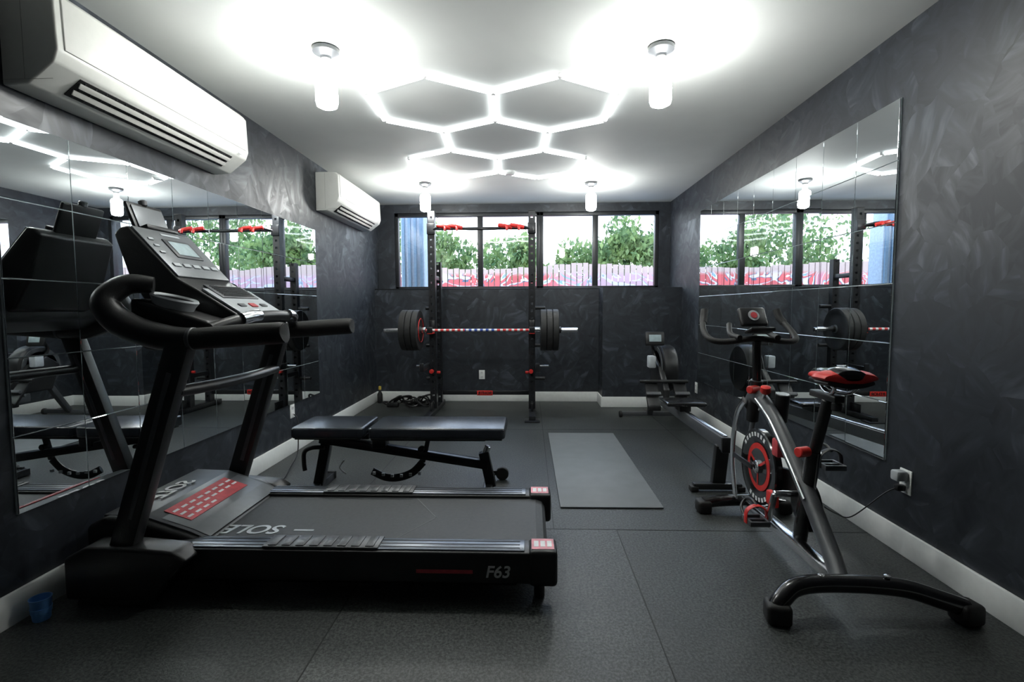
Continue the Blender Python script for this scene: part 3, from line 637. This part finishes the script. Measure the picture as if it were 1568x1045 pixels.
for k,(x,y,z) in enumerate(((cxk-.15,2.40,.16),(cxk+.15,2.33,.46))):
    boxes(K,"pedal_%d"%(k+1),[((x,y-.045,z),(.09,.012,.025)),((x,y+.045,z),(.09,.012,.025)),((x-.042,y,z),(.012,.10,.025)),((x+.042,y,z),(.012,.10,.025)),((x,y,z),(.09,.02,.02))],M_gry,bev=.003)
    tube(K,"toe_cage_%d"%(k+1),[(x-.035,y+.04,z),(x-.03,y+.10,z+.03),(x,y+.12,z+.06),(x,y+.05,z+.085),(x,y-.01,z+.07)],.007,M_blk)
    tube(K,"toe_strap_%d"%(k+1),[(x-.05,y,z-.01),(x-.045,y,z+.05),(x,y,z+.075),(x+.045,y,z+.05),(x+.05,y,z-.01)],.010,M_red if k==0 else M_blk,ell=(.5,1.6))
box(K,"brake_block",(cxk,2.48,.50),(.07,.06,.09),M_redm,bev=.01)
box(K,"bottle_bracket",(cxk-.05,2.45,.25),(.03,.08,.07),M_red,bev=.008)
rod(K,"water_bottle_cage",(cxk+.06,2.62,.60),(cxk+.06,2.60,.75),.035,M_blk)

# ------------------------------------------------------------------ outlets
def outlet(p,nrm,plug=0):
    e=empty("wall_outlet",p);n_=V(nrm);P=V(p)
    u=V((0,1,0)) if abs(n_.x)>.5 else V((1,0,0))
    def sz(w,h,t): return (t,w,h) if abs(n_.x)>.5 else (w,t,h)
    box(e,"plate",P+n_*.003,sz(.075,.118,.007),M_white,bev=.003)
    for k,dz in enumerate((.027,-.027)):
        box(e,"socket_%d"%(k+1),P+n_*.007+V((0,0,dz)),sz(.034,.03,.004),M_wl,bev=.006)
        boxes(e,"slots_%d"%(k+1),[(P+n_*.0093+V((0,0,dz))+u*s_,sz(.003,.011,.001)) for s_ in (-.007,.007)],M_blk)
    if plug:
        box(e,"plug",P+n_*.035+V((0,0,.03)),sz(.05,.05,.055),M_lgry,bev=.01)
        box(e,"plug_black",P+n_*.03+V((0,0,-.03)),sz(.03,.03,.04),M_blk,bev=.006)
    return e
outlet((-.61,6.34,.345),(0,-1,0));outlet((XL,4.03,.35),(1,0,0),0);outlet((XR,5.40,.33),(-1,0,0));outlet((XR,2.40,.36),(-1,0,0),1)
e=empty("power_cord",(-1.93,3.6,0))
tube(e,"cord",[(-1.965,4.03,.32),(-1.93,4.02,.28),(-1.91,3.98,.12),(-1.90,3.93,.012),(-1.80,3.6,.008),(-1.72,3.3,.008),(-1.78,3.0,.008),(-1.86,2.8,.01)],.0045,M_blk)
e=empty("bike_power_cord",(1.6,2.4,0))
tube(e,"cord",[(1.775,2.40,.33),(1.72,2.41,.30),(1.6,2.46,.16),(1.5,2.42,.19),(1.40,2.35,.25)],.003,M_blk)
e=empty("cable_coil",(-1.45,6.0,0))
for j in range(14):
    cx_=-1.47+random.uniform(-.27,.22);cy_=6.0+random.uniform(-.10,.10);r_=random.uniform(.05,.10)
    tl=random.uniform(.3,1.1);ph=random.uniform(0,6)
    pts=[]
    for i in range(10):
        a=i*math.pi/5
        pts.append((cx_+r_*math.cos(a)*(1+.15*math.sin(3*a+j)),cy_+r_*math.sin(a)*math.cos(tl*.8),.014+r_*1.1*math.sin(tl)*(1+math.sin(a+ph))*.9))
    tube(e,"loop_%d"%(j+1),pts,.011,M_blk,closed=True,k=5,n=8)
box(e,"power_brick",(-1.66,5.93,.03),(.14,.07,.055),M_blk,bev=.01)
e=empty("spray_bottle",(-1.9,6.2,0))
lathe(e,"bottle",[(.03,0),(.034,.01),(.034,.11),(.014,.15),(.013,.17)],(-1.9,6.2,0),(0,0,1),M_blk);lathe(e,"cap",[(.016,.17),(.018,.175),(.018,.21),(.01,.215)],(-1.9,6.2,0),(0,0,1),M_yel)
e=empty("plastic_cup",(-1.895,1.79,0))
lathe(e,"cup",[(.026,.0),(.028,.004),(.034,.085),(.036,.088),(.033,.088),(.026,.008),(.005,.007)],(-1.895,1.79,0),(0,0,1),M_blue)
lathe(e,"cup_ribs",[(.0315,.03),(.0325,.033),(.033,.045),(.034,.05)],(-1.895,1.79,0),(0,0,1),M_blue)

# ------------------------------------------------------------------ exterior
box(None,"ground",(0,17,-.15),(60,20,.1),M_con,bev=0)
F_=empty("picket_fence",(0,11.5,0))
L=[]
x=-7
while x<8:
    h=2.15+.06*math.sin(x*1.3)+random.uniform(-.015,.015);L.append(cb((x,11.48,-.1),(x+.115,11.52,h)));x+=.135
boxes(F_,"pickets",L,M_graf)
boxes(F_,"rails",[cb((-7,11.52,.4),(8,11.56,.5)),cb((-7,11.52,1.7),(8,11.56,1.8))],M_con)
def tree(x,y,h,r,n):
    e=empty("tree",(x,y,-.1));tube(e,"trunk",[(x,y,-.1),(x+.1,y,h*.4),(x-.05,y,h*.8)],[.16,.12,.06],M_brn)
    bm=bmesh.new();cs=[(V((x+random.uniform(-r,r)*.7,y+random.uniform(-r,r)*.6,h+random.uniform(-r,r)*.55)),r*random.uniform(.35,.6)) for _ in range(12)]
    for i in range(n):
        c,rr=random.choice(cs);v=V((random.gauss(0,1),random.gauss(0,1),random.gauss(0,1))).normalized()*rr*random.uniform(.6,1.05)
        p=c+v;s_=random.uniform(.05,.11)
        R=Euler((random.uniform(0,6),random.uniform(0,6),random.uniform(0,6))).to_matrix()
        vs=[bm.verts.new(p+R@V(q)*s_) for q in ((-1,0,0),(0,-.5,0),(1,0,0),(0,.5,0))];bm.faces.new(vs)
    finish(bm,"foliage",M_leaf,e)
tree(-2.0,14,2.5,1.0,2800);tree(-.5,14.5,2.35,.95,2400);tree(1.55,14,2.3,.8,2300);tree(3.0,13.6,2.85,.95,3000);tree(-4.4,15,3.0,1.6,2600);tree(5.3,15,3.0,1.5,2500);tree(.6,15.5,2.0,.6,1500)
# pale ribbed column standing in for the bluish strips in the leftmost pane
e=empty("standin_column",(-1.75,7.6,-.1))
bb(e,"column",(-1.93,7.5,-.1),(-1.58,7.8,4),pm("stucco",(.42,.50,.58),.8),bev=.01)
boxes(e,"column_ribs",[cb((-1.91+.09*i,7.47,-.1),(-1.87+.09*i,7.5,4)) for i in range(4)],pm("blue_trim",(.16,.26,.36),.6))
bb(e,"column_base",(-1.97,7.44,-.1),(-1.54,7.84,.1),M_con)
e=empty("parked_car",(2.3,9.6,0))
prism(e,"car_body",[(1.2,.25),(1.2,.8),(1.5,.95),(2.0,1.0),(2.4,1.56),(3.0,1.68),(3.8,1.66),(4.3,1.1),(5.0,1.0),(5.2,.7),(5.2,.25)],'y',8.9,10.5,pm("car_paint",(.30,.42,.50),.25,coat=1),bev=.08,seg=4)
prism(e,"car_windows",[(2.15,1.05),(2.45,1.45),(3.75,1.52),(4.15,1.08)],'y',8.885,10.515,M_blkg,bev=.01)
for k,(x,y) in enumerate(((1.9,8.95),(4.4,8.95),(1.9,10.45),(4.4,10.45))): rod(e,"wheel_%d"%(k+1),(x,y-.1,.22),(x,y+.1,.22),.32,M_rub,n=32)

# ------------------------------------------------------------------ light
w=bpy.data.worlds.new("sky");scene.world=w;w.use_nodes=True;nt=w.node_tree;nt.nodes.clear()
o=nd(nt,"ShaderNodeOutputWorld");bg=nd(nt,"ShaderNodeBackground");bg.inputs[1].default_value=2.6
tc=nd(nt,"ShaderNodeTexCoord");sx=nd(nt,"ShaderNodeSeparateXYZ");nt.links.new(tc.outputs["Generated"],sx.inputs[0])
r=nd(nt,"ShaderNodeValToRGB");e=r.color_ramp.elements;e[0].position=.5;e[0].color=(.86,.94,1,1);e[1].position=.95;e[1].color=(.26,.48,.9,1)
k=e.new(.0);k.color=(.5,.5,.5,1)
mr=nd(nt,"ShaderNodeMapRange");mr.inputs[1].default_value=-1;mr.inputs[2].default_value=1
nt.links.new(sx.outputs[2],mr.inputs[0]);nt.links.new(mr.outputs[0],r.inputs[0]);nt.links.new(r.outputs[0],bg.inputs[0]);nt.links.new(bg.outputs[0],o.inputs[0])
sl=bpy.data.lights.new("sun","SUN");sl.energy=.5;sl.angle=.03;so=bpy.data.objects.new("sun",sl);so.rotation_euler=(math.radians(42),math.radians(-12),0);so.location=(0,-5,8);COL.objects.link(so)

# ------------------------------------------------------------------ camera
f,a,t,rr=760.34,.0348,.0664,-.0039
F=V((-math.sin(a)*math.cos(t),math.cos(a)*math.cos(t),-math.sin(t)))
R0=V((math.cos(a),math.sin(a),0));U0=R0.cross(F)
Rr=R0*math.cos(rr)+U0*math.sin(rr);U=-R0*math.sin(rr)+U0*math.cos(rr)
cd=bpy.data.cameras.new("camera");cd.sensor_width=36;cd.lens=f/1568*36;cd.clip_start=.02;cd.clip_end=200
co=bpy.data.objects.new("camera",cd);COL.objects.link(co)
Mx=Matrix((Rr,U,-F)).transposed().to_4x4();Mx.translation=V((0,0,1.2));co.matrix_world=Mx
scene.camera=co
scene.view_settings.view_transform='Standard';scene.view_settings.look='None';scene.view_settings.exposure=0.92
